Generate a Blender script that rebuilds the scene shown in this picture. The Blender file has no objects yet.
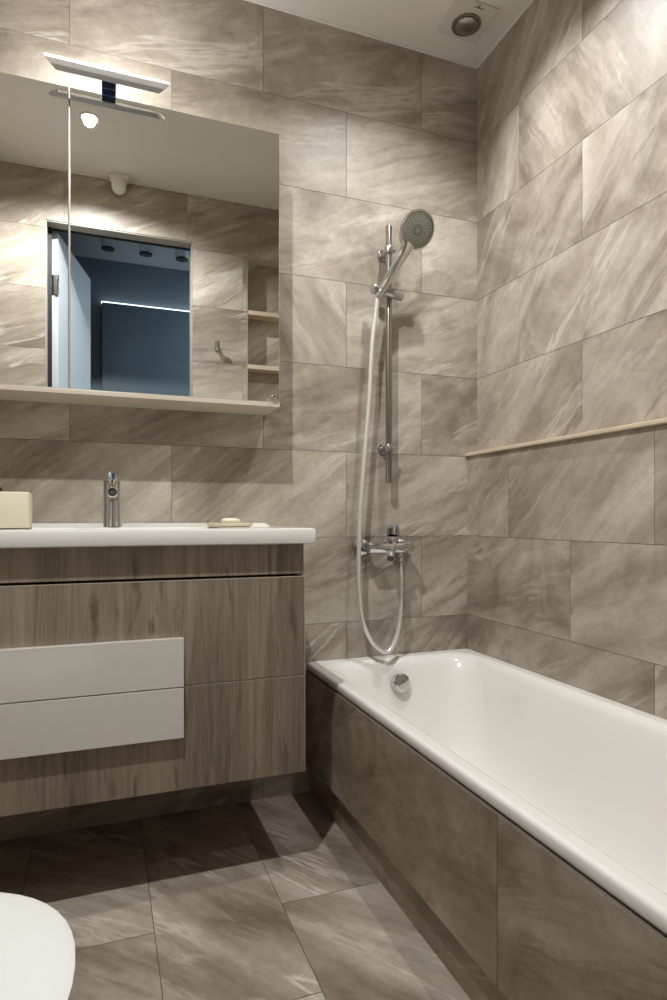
import bpy, bmesh, math, random
from mathutils import Vector, Matrix

scene = bpy.context.scene
COL = scene.collection
R = math.radians

# ------------------------------------------------------------------ camera, world, exposure
cam_d = bpy.data.cameras.new('camera')
cam = bpy.data.objects.new('camera', cam_d)
COL.objects.link(cam)
cam_d.sensor_fit = 'HORIZONTAL'
cam_d.sensor_width = 36.0
cam_d.lens = 36.0 * 619.87 / 667.0
cam_d.shift_x = 0.0
cam_d.shift_y = 17.72 / 667.0
cam_d.clip_start = 0.02
cam.location = (-1.3484, -2.0357, 0.945)
cam.rotation_euler = (R(90), 0, -0.3570)
scene.camera = cam

scene.view_settings.view_transform = 'Standard'
scene.view_settings.look = 'None'
scene.view_settings.gamma = 1.0
scene.view_settings.use_curve_mapping = False
scene.view_settings.exposure = 0.08
try:
    scene.cycles.use_denoising = True
    scene.cycles.max_bounces = 10
    scene.cycles.diffuse_bounces = 4
    scene.cycles.sample_clamp_indirect = 4.0
    scene.cycles.caustics_reflective = False
    scene.cycles.caustics_refractive = False
except Exception:
    pass

world = bpy.data.worlds.new('world')
scene.world = world
world.use_nodes = True
world.node_tree.nodes['Background'].inputs['Color'].default_value = (0.35, 0.5, 0.62, 1)
world.node_tree.nodes['Background'].inputs['Strength'].default_value = 0.25

SPOT_A = (-1.40, -1.17)      # downlight in front of the vanity, seen in the mirror
SPOT_B = (-0.40, -0.53)      # downlight above the bath
P_SPOT_A, P_SPOT_B = 112.0, 52.0
P_LAMP = 190.0                # mirror lamp, emission strength of its diffuser
P_HALL = 31.0                 # added fill light in the hall, out of view
WARM = (0.985, 1.0, 1.0)
HALL_COL = (0.76, 0.90, 1.0)

CEIL = 2.67
L1 = 2.377                   # a tile joint height; courses are 0.30 m
YW = -1.65                   # wall with the doorway
XL = -1.92                   # wall behind the toilet


# ------------------------------------------------------------------ node helpers
def new_mat(name):
    m = bpy.data.materials.new(name)
    m.use_nodes = True
    nt = m.node_tree
    b = nt.nodes.get('Principled BSDF')
    return m, nt, b


def nd(nt, typ, **kw):
    n = nt.nodes.new(typ)
    for k, v in kw.items():
        if k in n.inputs:
            n.inputs[k].default_value = v
        else:
            setattr(n, k, v)
    return n


def ramp(nt, stops, interp='LINEAR'):
    n = nt.nodes.new('ShaderNodeValToRGB')
    n.color_ramp.interpolation = interp
    el = n.color_ramp.elements
    el[0].position, el[0].color = stops[0][0], (*stops[0][1], 1)
    el[1].position, el[1].color = stops[-1][0], (*stops[-1][1], 1)
    for p, c in stops[1:-1]:
        e = el.new(p)
        e.color = (*c, 1)
    return n


def s2l(r, g, b):
    def f(c):
        c /= 255.0
        return c / 12.92 if c <= 0.04045 else ((c + 0.055) / 1.055) ** 2.4
    return (f(r), f(g), f(b))


def simple(name, col, rough=0.5, metal=0.0, noise=0.03, scale=8.0, spec=0.5, coat=0.0, bump=0.0):
    """a plain finish with a faint procedural unevenness"""
    m, nt, b = new_mat(name)
    tc = nd(nt, 'ShaderNodeTexCoord')
    nz = nd(nt, 'ShaderNodeTexNoise', Scale=scale, Detail=4.0)
    nt.links.new(tc.outputs['Object'], nz.inputs['Vector'])
    lo = tuple(c * (1 - noise) for c in col)
    hi = tuple(min(1, c * (1 + noise)) for c in col)
    rp = ramp(nt, [(0.3, lo), (0.7, hi)])
    nt.links.new(nz.outputs['Fac'], rp.inputs['Fac'])
    nt.links.new(rp.outputs['Color'], b.inputs['Base Color'])
    b.inputs['Roughness'].default_value = rough
    b.inputs['Metallic'].default_value = metal
    b.inputs['Specular IOR Level'].default_value = spec
    b.inputs['Coat Weight'].default_value = coat
    if bump:
        bp = nd(nt, 'ShaderNodeBump', Strength=bump, Distance=0.002)
        nz2 = nd(nt, 'ShaderNodeTexNoise', Scale=scale * 30, Detail=3.0)
        nt.links.new(tc.outputs['Object'], nz2.inputs['Vector'])
        nt.links.new(nz2.outputs['Fac'], bp.inputs['Height'])
        nt.links.new(bp.outputs['Normal'], b.inputs['Normal'])
    return m


def stone_tile(name, dark, mid, light, rough, veinlight, veindark):
    """veined stone-look porcelain; UV runs along the vein, second UV = (tone, cloudiness)"""
    m, nt, b = new_mat(name)
    L = nt.links.new
    uv = nd(nt, 'ShaderNodeUVMap', uv_map='UVMap')
    par = nd(nt, 'ShaderNodeUVMap', uv_map='tile_values')
    sp = nd(nt, 'ShaderNodeSeparateXYZ')
    L(par.outputs['UV'], sp.inputs[0])
    # warp
    wz = nd(nt, 'ShaderNodeTexNoise', Scale=2.6, Detail=3.0)
    L(uv.outputs['UV'], wz.inputs['Vector'])
    sub = nd(nt, 'ShaderNodeVectorMath', operation='SUBTRACT')
    sub.inputs[1].default_value = (0.5, 0.5, 0.5)
    L(wz.outputs['Color'], sub.inputs[0])
    scl = nd(nt, 'ShaderNodeVectorMath', operation='SCALE')
    scl.inputs['Scale'].default_value = 0.075
    L(sub.outputs[0], scl.inputs[0])
    add = nd(nt, 'ShaderNodeVectorMath', operation='ADD')
    L(uv.outputs['UV'], add.inputs[0]); L(scl.outputs[0], add.inputs[1])

    def stretched(sx, sy, off):
        mp = nd(nt, 'ShaderNodeMapping')
        mp.inputs['Scale'].default_value = (sx, sy, 1)
        mp.inputs['Location'].default_value = (off, off * 0.7, off)
        L(add.outputs[0], mp.inputs['Vector'])
        return mp
    # broad bands
    m1 = stretched(1.15, 6.2, 0.0)
    n1 = nd(nt, 'ShaderNodeTexNoise', Scale=1.0, Detail=9.0, Roughness=0.635, Distortion=0.25)
    L(m1.outputs[0], n1.inputs['Vector'])
    # clouds
    m2 = stretched(3.2, 4.2, 3.1)
    n2 = nd(nt, 'ShaderNodeTexNoise', Scale=1.0, Detail=7.0, Roughness=0.62, Distortion=1.1)
    L(m2.outputs[0], n2.inputs['Vector'])
    mx = nd(nt, 'ShaderNodeMix', data_type='FLOAT')
    L(sp.outputs['Y'], mx.inputs[0]); L(n1.outputs['Fac'], mx.inputs[2]); L(n2.outputs['Fac'], mx.inputs[3])
    rp = ramp(nt, [(0.37, dark), (0.50, mid), (0.62, light)])
    L(mx.outputs[0], rp.inputs['Fac'])

    def ridge(src, width):
        a = nd(nt, 'ShaderNodeMath', operation='SUBTRACT'); a.inputs[1].default_value = 0.5
        L(src, a.inputs[0])
        c = nd(nt, 'ShaderNodeMath', operation='ABSOLUTE'); L(a.outputs[0], c.inputs[0])
        mr = nd(nt, 'ShaderNodeMapRange'); mr.clamp = True
        mr.inputs['From Min'].default_value = 0.0; mr.inputs['From Max'].default_value = width
        mr.inputs['To Min'].default_value = 1.0; mr.inputs['To Max'].default_value = 0.0
        L(c.outputs[0], mr.inputs['Value'])
        return mr.outputs[0]
    # mask that breaks the veins up
    m3 = stretched(2.2, 4.0, 7.7)
    n3 = nd(nt, 'ShaderNodeTexNoise', Scale=1.0, Detail=3.0)
    L(m3.outputs[0], n3.inputs['Vector'])
    mk = nd(nt, 'ShaderNodeMapRange'); mk.clamp = True
    mk.inputs['From Min'].default_value = 0.45; mk.inputs['From Max'].default_value = 0.66
    L(n3.outputs['Fac'], mk.inputs['Value'])
    mkd = nd(nt, 'ShaderNodeMapRange'); mkd.clamp = True
    mkd.inputs['From Min'].default_value = 0.52; mkd.inputs['From Max'].default_value = 0.34
    L(n3.outputs['Fac'], mkd.inputs['Value'])
    # light veins
    m4 = stretched(0.9, 6.0, 11.3)
    n4 = nd(nt, 'ShaderNodeTexNoise', Scale=1.0, Detail=5.0, Roughness=0.6, Distortion=0.3)
    L(m4.outputs[0], n4.inputs['Vector'])
    f4 = nd(nt, 'ShaderNodeMath', operation='MULTIPLY'); L(ridge(n4.outputs['Fac'], 0.028), f4.inputs[0]); L(mk.outputs[0], f4.inputs[1])
    f4b = nd(nt, 'ShaderNodeMath', operation='MULTIPLY'); L(f4.outputs[0], f4b.inputs[0]); cw = nd(nt, 'ShaderNodeMapRange'); cw.inputs['To Min'].default_value = 0.85; cw.inputs['To Max'].default_value = 0.25
    L(sp.outputs['Y'], cw.inputs['Value']); L(cw.outputs[0], f4b.inputs[1])
    mixl = nd(nt, 'ShaderNodeMix', data_type='RGBA')
    L(f4b.outputs[0], mixl.inputs[0]); L(rp.outputs['Color'], mixl.inputs[6]); mixl.inputs[7].default_value = (*veinlight, 1)
    # dark streaks
    m5 = stretched(1.3, 9.0, 17.9)
    n5 = nd(nt, 'ShaderNodeTexNoise', Scale=1.0, Detail=5.0, Roughness=0.65, Distortion=0.25)
    L(m5.outputs[0], n5.inputs['Vector'])
    f5 = nd(nt, 'ShaderNodeMath', operation='MULTIPLY'); L(ridge(n5.outputs['Fac'], 0.06), f5.inputs[0]); L(mkd.outputs[0], f5.inputs[1])
    f5b = nd(nt, 'ShaderNodeMath', operation='MULTIPLY'); L(f5.outputs[0], f5b.inputs[0]); f5b.inputs[1].default_value = 0.5
    mixd = nd(nt, 'ShaderNodeMix', data_type='RGBA')
    L(f5b.outputs[0], mixd.inputs[0]); L(mixl.outputs[2], mixd.inputs[6]); mixd.inputs[7].default_value = (*veindark, 1)
    # fine grain
    n6 = nd(nt, 'ShaderNodeTexNoise', Scale=48.0, Detail=6.0, Roughness=0.7)
    L(add.outputs[0], n6.inputs['Vector'])
    g = nd(nt, 'ShaderNodeMapRange')
    g.inputs['From Min'].default_value = 0.25; g.inputs['From Max'].default_value = 0.75
    g.inputs['To Min'].default_value = 0.88; g.inputs['To Max'].default_value = 1.12
    L(n6.outputs['Fac'], g.inputs['Value'])
    gm = nd(nt, 'ShaderNodeMath', operation='MULTIPLY'); L(g.outputs[0], gm.inputs[0]); L(sp.outputs['X'], gm.inputs[1])
    hs = nd(nt, 'ShaderNodeVectorMath', operation='SCALE')
    L(mixd.outputs[2], hs.inputs[0]); L(gm.outputs[0], hs.inputs['Scale'])
    L(hs.outputs[0], b.inputs['Base Color'])
    b.inputs['Roughness'].default_value = rough
    b.inputs['Specular IOR Level'].default_value = 0.36
    bp = nd(nt, 'ShaderNodeBump', Strength=0.12, Distance=0.002)
    L(n1.outputs['Fac'], bp.inputs['Height'])
    L(bp.outputs['Normal'], b.inputs['Normal'])
    return m


def wood(name, dark, mid, light):
    """grey oak laminate, grain along Z of the generated object coordinates"""
    m, nt, b = new_mat(name)
    L = nt.links.new
    tc = nd(nt, 'ShaderNodeTexCoord')
    # vertical boards of slightly different tone
    mp0 = nd(nt, 'ShaderNodeMapping'); mp0.inputs['Scale'].default_value = (7.5, 0.01, 0.9)
    L(tc.outputs['Object'], mp0.inputs['Vector'])
    n0 = nd(nt, 'ShaderNodeTexNoise', Scale=1.0, Detail=2.0)
    L(mp0.outputs[0], n0.inputs['Vector'])
    mp = nd(nt, 'ShaderNodeMapping'); mp.inputs['Scale'].default_value = (26, 26, 1.7)
    L(tc.outputs['Object'], mp.inputs['Vector'])
    n1 = nd(nt, 'ShaderNodeTexNoise', Scale=1.0, Detail=6.0, Roughness=0.65, Distortion=1.3)
    L(mp.outputs[0], n1.inputs['Vector'])
    mpf = nd(nt, 'ShaderNodeMapping'); mpf.inputs['Scale'].default_value = (260, 260, 9)
    L(tc.outputs['Object'], mpf.inputs['Vector'])
    n2 = nd(nt, 'ShaderNodeTexNoise', Scale=1.0, Detail=4.0, Roughness=0.7)
    L(mpf.outputs[0], n2.inputs['Vector'])
    a = nd(nt, 'ShaderNodeMix', data_type='FLOAT'); a.inputs[0].default_value = 0.45
    L(n1.outputs['Fac'], a.inputs[2]); L(n0.outputs['Fac'], a.inputs[3])
    c = nd(nt, 'ShaderNodeMix', data_type='FLOAT'); c.inputs[0].default_value = 0.24
    L(a.outputs[0], c.inputs[2]); L(n2.outputs['Fac'], c.inputs[3])
    rp = ramp(nt, [(0.345, dark), (0.50, mid), (0.64, light)])
    L(c.outputs[0], rp.inputs['Fac'])
    # dark knots and splits, elongated
    mpk = nd(nt, 'ShaderNodeMapping'); mpk.inputs['Scale'].default_value = (15, 15, 2.6)
    mpk.inputs['Location'].default_value = (3.3, 0.0, 1.7)
    L(tc.outputs['Object'], mpk.inputs['Vector'])
    n3 = nd(nt, 'ShaderNodeTexNoise', Scale=1.0, Detail=4.0, Distortion=1.6)
    L(mpk.outputs[0], n3.inputs['Vector'])
    mr = nd(nt, 'ShaderNodeMapRange'); mr.clamp = True
    mr.inputs['From Min'].default_value = 0.60; mr.inputs['From Max'].default_value = 0.74
    mr.inputs['To Max'].default_value = 0.75
    L(n3.outputs['Fac'], mr.inputs['Value'])
    mx = nd(nt, 'ShaderNodeMix', data_type='RGBA')
    L(mr.outputs[0], mx.inputs[0]); L(rp.outputs['Color'], mx.inputs[6])
    mx.inputs[7].default_value = (dark[0] * 0.5, dark[1] * 0.48, dark[2] * 0.45, 1)
    L(mx.outputs[2], b.inputs['Base Color'])
    b.inputs['Roughness'].default_value = 0.48
    b.inputs['Specular IOR Level'].default_value = 0.35
    bp = nd(nt, 'ShaderNodeBump', Strength=0.15, Distance=0.001)
    L(c.outputs[0], bp.inputs['Height']); L(bp.outputs['Normal'], b.inputs['Normal'])
    return m


def emitter(name, col, strength):
    m, nt, b = new_mat(name)
    b.inputs['Base Color'].default_value = (*col, 1)
    b.inputs['Emission Color'].default_value = (*col, 1)
    b.inputs['Emission Strength'].default_value = strength
    return m


M = {}
M['wall_tile'] = stone_tile('stone wall tile', s2l(130, 118, 104), s2l(166, 155, 141), s2l(190, 180, 167), 0.42,
                            s2l(222, 215, 204), s2l(102, 89, 75))
M['floor_tile'] = stone_tile('stone floor tile', s2l(118, 104, 90), s2l(158, 145, 130), s2l(186, 175, 161), 0.36,
                             s2l(218, 209, 197), s2l(94, 80, 66))
M['panel_tile'] = stone_tile('stone bath panel tile', s2l(118, 103, 85), s2l(146, 131, 112), s2l(170, 156, 137), 0.16,
                             s2l(190, 177, 160), s2l(96, 82, 66))
M['grout'] = simple('grout', s2l(104, 94, 82), 0.9, noise=0.1, scale=60)
M['slab'] = simple('masonry', s2l(120, 112, 102), 0.9, noise=0.06, scale=20)
M['ceiling'] = simple('ceiling paint', s2l(224, 220, 213), 0.55, noise=0.01)
M['white_trim'] = simple('white plastic trim', s2l(222, 218, 210), 0.4, noise=0.01)
M['acrylic'] = simple('bath acrylic', s2l(236, 234, 228), 0.14, noise=0.008, scale=3, coat=0.3)
M['ceramic'] = simple('glazed ceramic', s2l(232, 230, 224), 0.12, noise=0.008, scale=3, coat=0.4)
M['lid_plastic'] = simple('toilet lid plastic', s2l(232, 231, 227), 0.28, noise=0.008, scale=3)
M['gloss_white'] = simple('white gloss lacquer', s2l(226, 222, 213), 0.16, noise=0.01, scale=3, coat=0.3)
M['chrome'] = simple('chrome', (0.62, 0.62, 0.61), 0.07, 1.0, noise=0.02)
M['satin_chrome'] = simple('satin chrome', (0.50, 0.49, 0.47), 0.24, 1.0, noise=0.03)
M['rail_metal'] = simple('dark polished rail', (0.34, 0.33, 0.31), 0.2, 1.0, noise=0.02)
M['brushed'] = simple('brushed aluminium', (0.84, 0.835, 0.82), 0.30, 0.35, noise=0.02)
M['hose_metal'] = simple('hose wrap', (0.80, 0.79, 0.76), 0.26, 0.55, noise=0.02)
M['nozzle_face'] = simple('spray face', s2l(138, 141, 126), 0.38, noise=0.03)
M['dark_rubber'] = simple('dark rubber', s2l(62, 63, 56), 0.6, noise=0.05)
M['black'] = simple('black plastic', s2l(22, 22, 23), 0.45, noise=0.05)
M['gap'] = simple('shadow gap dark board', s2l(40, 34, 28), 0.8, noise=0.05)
M['wood'] = wood('grey oak laminate', s2l(98, 86, 73), s2l(140, 126, 110), s2l(168, 154, 137))
M['mirror'] = simple('mirror glass', (0.80, 0.81, 0.795), 0.0, 1.0, noise=0.0)
M['mirror_edge'] = simple('polished mirror edge', s2l(206, 200, 188), 0.12, 0.3, noise=0.02)
M['cab_board'] = simple('pale cabinet board', s2l(196, 184, 166), 0.3, noise=0.02)
M['ledge_stone'] = simple('beige ledge strip', s2l(200, 183, 160), 0.45, noise=0.06, scale=25)
M['post_dark'] = simple('blue black lamp post', s2l(70, 84, 110), 0.08, 0.7, noise=0.03)
M['soap'] = simple('cream soap', s2l(222, 215, 192), 0.4, noise=0.02)
M['dish'] = simple('beige soap dish', s2l(206, 196, 170), 0.4, noise=0.03)
M['cream_box'] = simple('cream box', s2l(206, 198, 174), 0.5, noise=0.025, scale=14)
M['fan_white'] = simple('fan cover plastic', s2l(208, 203, 193), 0.4, noise=0.01)
M['fan_dark'] = simple('fan inner plastic', s2l(112, 106, 96), 0.4, noise=0.04)
M['hall_paint'] = simple('blue hall paint', s2l(121, 132, 142), 0.75, noise=0.03)
M['hall_ceiling'] = simple('hall ceiling paint', s2l(190, 196, 200), 0.7, noise=0.01)
M['hall_floor'] = simple('hall floor laminate', s2l(120, 110, 100), 0.5, noise=0.05)
M['ward'] = simple('dark blue wardrobe front', s2l(92, 106, 117), 0.5, noise=0.03)
M['door_white'] = simple('pale door lacquer', s2l(206, 214, 220), 0.4, noise=0.01)
M['jamb'] = simple('grey jamb lining', s2l(166, 160, 150), 0.45, noise=0.02)
M['cyl_grey'] = simple('grey spot housing', s2l(188, 192, 196), 0.5, noise=0.02)
M['sensor_white'] = simple('sensor plastic', s2l(232, 228, 220), 0.35, noise=0.01)
M['led_strip'] = emitter('led strip light', (0.85, 0.95, 1.0), 2.2)
M['lamp_diffuser'] = emitter('lamp diffuser', WARM, P_LAMP)
M['spot_lens'] = emitter('downlight lens', WARM, 22.0)
M['hall_fill_panel'] = emitter('added hall fill glow', HALL_COL, 2.0)


# ------------------------------------------------------------------ mesh helpers
def finish(name, bm, mats, parent=None, smooth=False, angle=35, loc=None, kind=None):
    me = bpy.data.meshes.new(name)
    bm.normal_update()
    bm.to_mesh(me)
    bm.free()
    o = bpy.data.objects.new(name, me)
    COL.objects.link(o)
    if not isinstance(mats, (list, tuple)):
        mats = [mats]
    for m in mats:
        me.materials.append(m)
    if smooth:
        for p in me.polygons:
            p.use_smooth = True
        try:
            me.set_sharp_from_angle(angle=R(angle))
        except Exception:
            pass
    if parent is not None:
        o.parent = parent
    if loc is not None:
        o.location = loc
    if kind:
        o['kind'] = kind
    return o


def thing(name, label, cat, loc=(0, 0, 0), group=None):
    o = bpy.data.objects.new(name, None)
    COL.objects.link(o)
    o.location = loc
    o.empty_display_size = 0.05
    o['label'] = label
    o['category'] = cat
    if group:
        o['group'] = group
    return o


def tag(o, label, cat, group=None):
    o['label'] = label
    o['category'] = cat
    if group:
        o['group'] = group
    return o


def box(bm, x0, x1, y0, y1, z0, z1, bev=0.0, seg=2, mi=0):
    vs = [bm.verts.new((x, y, z)) for x in (x0, x1) for y in (y0, y1) for z in (z0, z1)]
    idx = [(0, 1, 3, 2), (4, 6, 7, 5), (0, 4, 5, 1), (2, 3, 7, 6), (0, 2, 6, 4), (1, 5, 7, 3)]
    fs = [bm.faces.new([vs[i] for i in f]) for f in idx]
    for f in fs:
        f.material_index = mi
    if bev > 0:
        es = set(e for f in fs for e in f.edges)
        r = bmesh.ops.bevel(bm, geom=list(es), offset=bev, segments=seg, affect='EDGES', profile=0.5)
        for f in r['faces']:
            f.material_index = mi
    return fs


def loft(bm, rings, cap0=True, cap1=True, mi=0):
    vr = [[bm.verts.new(p) for p in r] for r in rings]
    n = len(vr[0])
    for a, b in zip(vr[:-1], vr[1:]):
        for i in range(n):
            j = (i + 1) % n
            f = bm.faces.new((a[i], a[j], b[j], b[i]))
            f.material_index = mi
    if cap0:
        f = bm.faces.new(list(reversed(vr[0]))); f.material_index = mi
    if cap1:
        f = bm.faces.new(vr[-1]); f.material_index = mi
    return vr


def frame_of(d):
    d = Vector(d).normalized()
    up = Vector((0, 0, 1)) if abs(d.z) < 0.95 else Vector((1, 0, 0))
    u = d.cross(up).normalized()
    v = u.cross(d).normalized()
    return d, u, v


def cyl(bm, p0, p1, r0, r1=None, n=24, bev=0.0, mi=0, prof=None):
    """lathe along p0->p1; prof = list of (t along in metres, radius)"""
    p0, p1 = Vector(p0), Vector(p1)
    r1 = r0 if r1 is None else r1
    d, u, v = frame_of(p1 - p0)
    ln = (p1 - p0).length
    if prof is None:
        if bev > 0:
            prof = [(0, r0 - bev), (bev * 0.3, r0 - bev * 0.3), (bev, r0), (ln - bev, r1), (ln - bev * 0.3, r1 - bev * 0.3), (ln, r1 - bev)]
        else:
            prof = [(0, r0), (ln, r1)]
    rings = []
    for t, r in prof:
        rings.append([p0 + d * t + (u * math.cos(2 * math.pi * k / n) + v * math.sin(2 * math.pi * k / n)) * max(r, 1e-5) for k in range(n)])
    # orientation: make faces point outwards
    loft(bm, [list(reversed(r)) for r in rings], mi=mi)


def catmull(pts, sub=10):
    P = [Vector(p) for p in pts]
    P = [P[0] * 2 - P[1]] + P + [P[-1] * 2 - P[-2]]
    out = []
    for i in range(1, len(P) - 2):
        a, b, c, d = P[i - 1], P[i], P[i + 1], P[i + 2]
        for k in range(sub):
            t = k / sub
            out.append(0.5 * ((2 * b) + (c - a) * t + (2 * a - 5 * b + 4 * c - d) * t * t + (3 * b - a - 3 * c + d) * t ** 3))
    out.append(P[-2])
    return out


def tube(bm, path, radius, n=14, mi=0):
    path = [Vector(p) for p in path]
    rad = radius if callable(radius) else (lambda t: radius)
    t0 = (path[1] - path[0]).normalized()
    _, u, v = frame_of(t0)
    rings = []
    prev = t0
    N = len(path)
    for i, p in enumerate(path):
        t = (path[min(i + 1, N - 1)] - path[max(i - 1, 0)]).normalized()
        q = prev.rotation_difference(t)
        u = (q @ u).normalized()
        v = t.cross(u).normalized()
        prev = t
        r = rad(i / (N - 1))
        rings.append([p + (u * math.cos(2 * math.pi * k / n) + v * math.sin(2 * math.pi * k / n)) * r for k in range(n)])
    loft(bm, rings, mi=mi)


def rrect(x0, x1, y0, y1, r, z, n=8):
    """rounded rectangle, counter-clockwise seen from above; 4*(n+1) points"""
    r = min(r, (x1 - x0) / 2 - 1e-4, (y1 - y0) / 2 - 1e-4)
    pts = []
    for cx, cy, a0 in ((x1 - r, y1 - r, 0), (x0 + r, y1 - r, 90), (x0 + r, y0 + r, 180), (x1 - r, y0 + r, 270)):
        for k in range(n + 1):
            a = R(a0 + 90 * k / n)
            pts.append((cx + r * math.cos(a), cy + r * math.sin(a), z))
    return pts


# ------------------------------------------------------------------ tiled surfaces
def tiled(name, origin, U, V, regions, rows, joint_u, tile_mat, seed=1, angle=lambda r, c, rnd: 22.0, thick=0.1,
          gap=0.0015, parent=None, kind='structure', cloud=None, tone=None, slab=True, relief=0.0016):
    """one mesh: tiles as raised faces over grout; regions are rectangles (u0,u1,v0,v1).
    rows = sorted joint coordinates along v ; joint_u(row index) -> (first joint, pitch)."""
    O, U, V = Vector(origin), Vector(U), Vector(V)
    Nn = U.cross(V).normalized()
    bm = bmesh.new()
    uvl = bm.loops.layers.uv.new('UVMap')
    par = bm.loops.layers.uv.new('tile_values')
    rnd = random.Random(seed)

    def P(u, v, d):
        return O + U * u + V * v + Nn * d
    cache = {}
    for (u0, u1, v0, v1) in regions:
        # grout bed
        vs = [bm.verts.new(P(a, b, -relief)) for a, b in ((u0, v0), (u1, v0), (u1, v1), (u0, v1))]
        f = bm.faces.new(vs); f.material_index = 1
        if slab:
            q = [[bm.verts.new(P(a, b, d)) for a, b in ((u0, v0), (u1, v0), (u1, v1), (u0, v1))] for d in (-relief, -thick)]
            for i in range(4):
                j = (i + 1) % 4
                f = bm.faces.new((q[0][j], q[0][i], q[1][i], q[1][j])); f.material_index = 2
            f = bm.faces.new(list(reversed(q[1]))); f.material_index = 2
        for ri in range(len(rows) - 1):
            a, b = max(rows[ri], v0), min(rows[ri + 1], v1)
            if b - a < 0.004:
                continue
            ga = gap / 2 if abs(a - rows[ri]) < 1e-6 else 0.0
            gb = gap / 2 if abs(b - rows[ri + 1]) < 1e-6 else 0.0
            j0, pitch = joint_u(ri)
            k = math.floor((u0 - j0) / pitch)
            while j0 + k * pitch < u1 - 1e-6:
                tu0, tu1 = j0 + k * pitch, j0 + (k + 1) * pitch
                c, d = max(tu0, u0), min(tu1, u1)
                if d - c > 0.004:
                    key = (ri, k)
                    if key not in cache:
                        rr = random.Random(hash((seed, ri, k)) & 0xffffffff)
                        an = R(angle(ri, k, rr))
                        if rr.random() < 0.5:
                            an += math.pi
                        cl = cloud(ri, k, rr) if cloud else (0.75 if rr.random() < 0.22 else 0.12)
                        tn = tone(ri, k, rr) if tone else rr.uniform(0.93, 1.06)
                        cache[key] = (an, rr.uniform(0, 40), rr.uniform(0, 40), cl, tn)
                    an, ox, oy, cl, tn = cache[key]
                    gc = gap / 2 if abs(c - tu0) < 1e-6 else 0.0
                    gd = gap / 2 if abs(d - tu1) < 1e-6 else 0.0
                    cs, sn = math.cos(an), math.sin(an)
                    corners = ((c + gc, a + ga), (d - gd, a + ga), (d - gd, b - gb), (c + gc, b - gb))
                    top = [bm.verts.new(P(x, y, 0)) for x, y in corners]
                    low = [bm.verts.new(P(x, y, -relief)) for x, y in corners]
                    fs = [bm.faces.new(top)]
                    for i in range(4):
                        j = (i + 1) % 4
                        fs.append(bm.faces.new((top[j], top[i], low[i], low[j])))
                    cm = ((tu0 + tu1) / 2, (rows[ri] + rows[ri + 1]) / 2)
                    for f in fs:
                        f.material_index = 0
                        for lp in f.loops:
                            w = lp.vert.co - O
                            x, y = w.dot(U) - cm[0], w.dot(V) - cm[1]
                            lp[uvl].uv = (x * cs + y * sn + ox, -x * sn + y * cs + oy)
                            lp[par].uv = (tn, cl)
                k += 1
    return finish(name, bm, [tile_mat, M['grout'], M['slab']], parent=parent, kind=kind)


Z_ROWS = [-0.023 + 0.3 * i for i in range(0, 11)]        # ... 0.277, 0.577, ... 2.377, 2.677
# index of the row above L1 is 8 ; row r of the photograph (0 at the top) has index 8 - r


def top_row(ri):
    return 8 - ri


# back wall: u = X, v = Z, facing -Y  (U x V = -Y)
BACK_ANG = {(3, -3): 125}


def back_joint(ri):
    r = top_row(ri)
    return ((-0.2408 if r % 2 == 0 else -0.5408), 0.6)


def back_angle(ri, k, rr):
    r = top_row(ri)
    j0, p = back_joint(ri)
    cx = j0 + (k + 0.5) * p
    if r == 3 and -1.2 < cx < -0.6:
        return 122
    base = {0: 14, 1: 17, 2: 20, 3: 24, 4: 22, 5: 33, 6: 28, 7: 35, 8: 20}.get(r, 22)
    return base + rr.uniform(-6, 6)


def back_cloud(ri, k, rr):
    r = top_row(ri)
    if r == 2:
        return 0.7
    if r == 4 and k >= -1:
        return 0.6
    return 0.18 + 0.4 * rr.random()


tiled('wall_back', (0, 0, 0), (1, 0, 0), (0, 0, 1), [(XL, 0.0, 0.0, CEIL)], Z_ROWS, back_joint, M['wall_tile'],
      seed=11, angle=back_angle, cloud=back_cloud)


# right wall: u = -Y, v = Z, facing -X : U=(0,-1,0), V=(0,0,1): U x V = (-1,0,0)
def right_joint(ri):
    r = top_row(ri)
    return ((0.5542 if r % 2 == 0 else 0.2542), 0.6)


def right_angle(ri, k, rr):
    r = top_row(ri)
    j0, p = right_joint(ri)
    c = j0 + (k + 0.5) * p
    if r == 1:
        return 66 if c < 0.3 else 118
    base = {0: 60, 2: 48, 3: 44, 4: 42, 5: 38, 6: 20, 7: 40, 8: 20}.get(r, 40)
    return base + rr.uniform(-7, 7)


def right_cloud(ri, k, rr):
    r = top_row(ri)
    if r in (6, 7):
        return 0.75 if k < 0 else 0.35
    return {1: 0.35, 2: 0.62, 3: 0.6, 4: 0.5, 5: 0.35}.get(r, 0.3) + 0.3 * (rr.random() - 0.4)


LEDGE = 1.177
tiled('wall_right', (0, 0, 0), (0, -1, 0), (0, 0, 1), [(0.0, -YW, LEDGE, CEIL)], Z_ROWS, right_joint, M['wall_tile'],
      seed=23, angle=right_angle, cloud=right_cloud)
tiled('wall_right_lower', (-0.044, 0, 0), (0, -1, 0), (0, 0, 1), [(0.0, -YW, 0.0, LEDGE)], Z_ROWS, right_joint, M['wall_tile'],
      seed=29, angle=right_angle, cloud=right_cloud, thick=0.144)

# wall with the doorway: facing +Y : U=(-1,0,0), V=(0,0,1): U x V = (0,1,0); u = -X
DX0, DX1, DTOP = -1.613, -0.897, 2.415
NX0, NX1, NB, NT = -0.604, -0.20, 0.877, 2.377


def door_joint(ri):
    r = top_row(ri)
    return ((0.927 if r % 2 == 0 else 0.627), 0.6)


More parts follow.
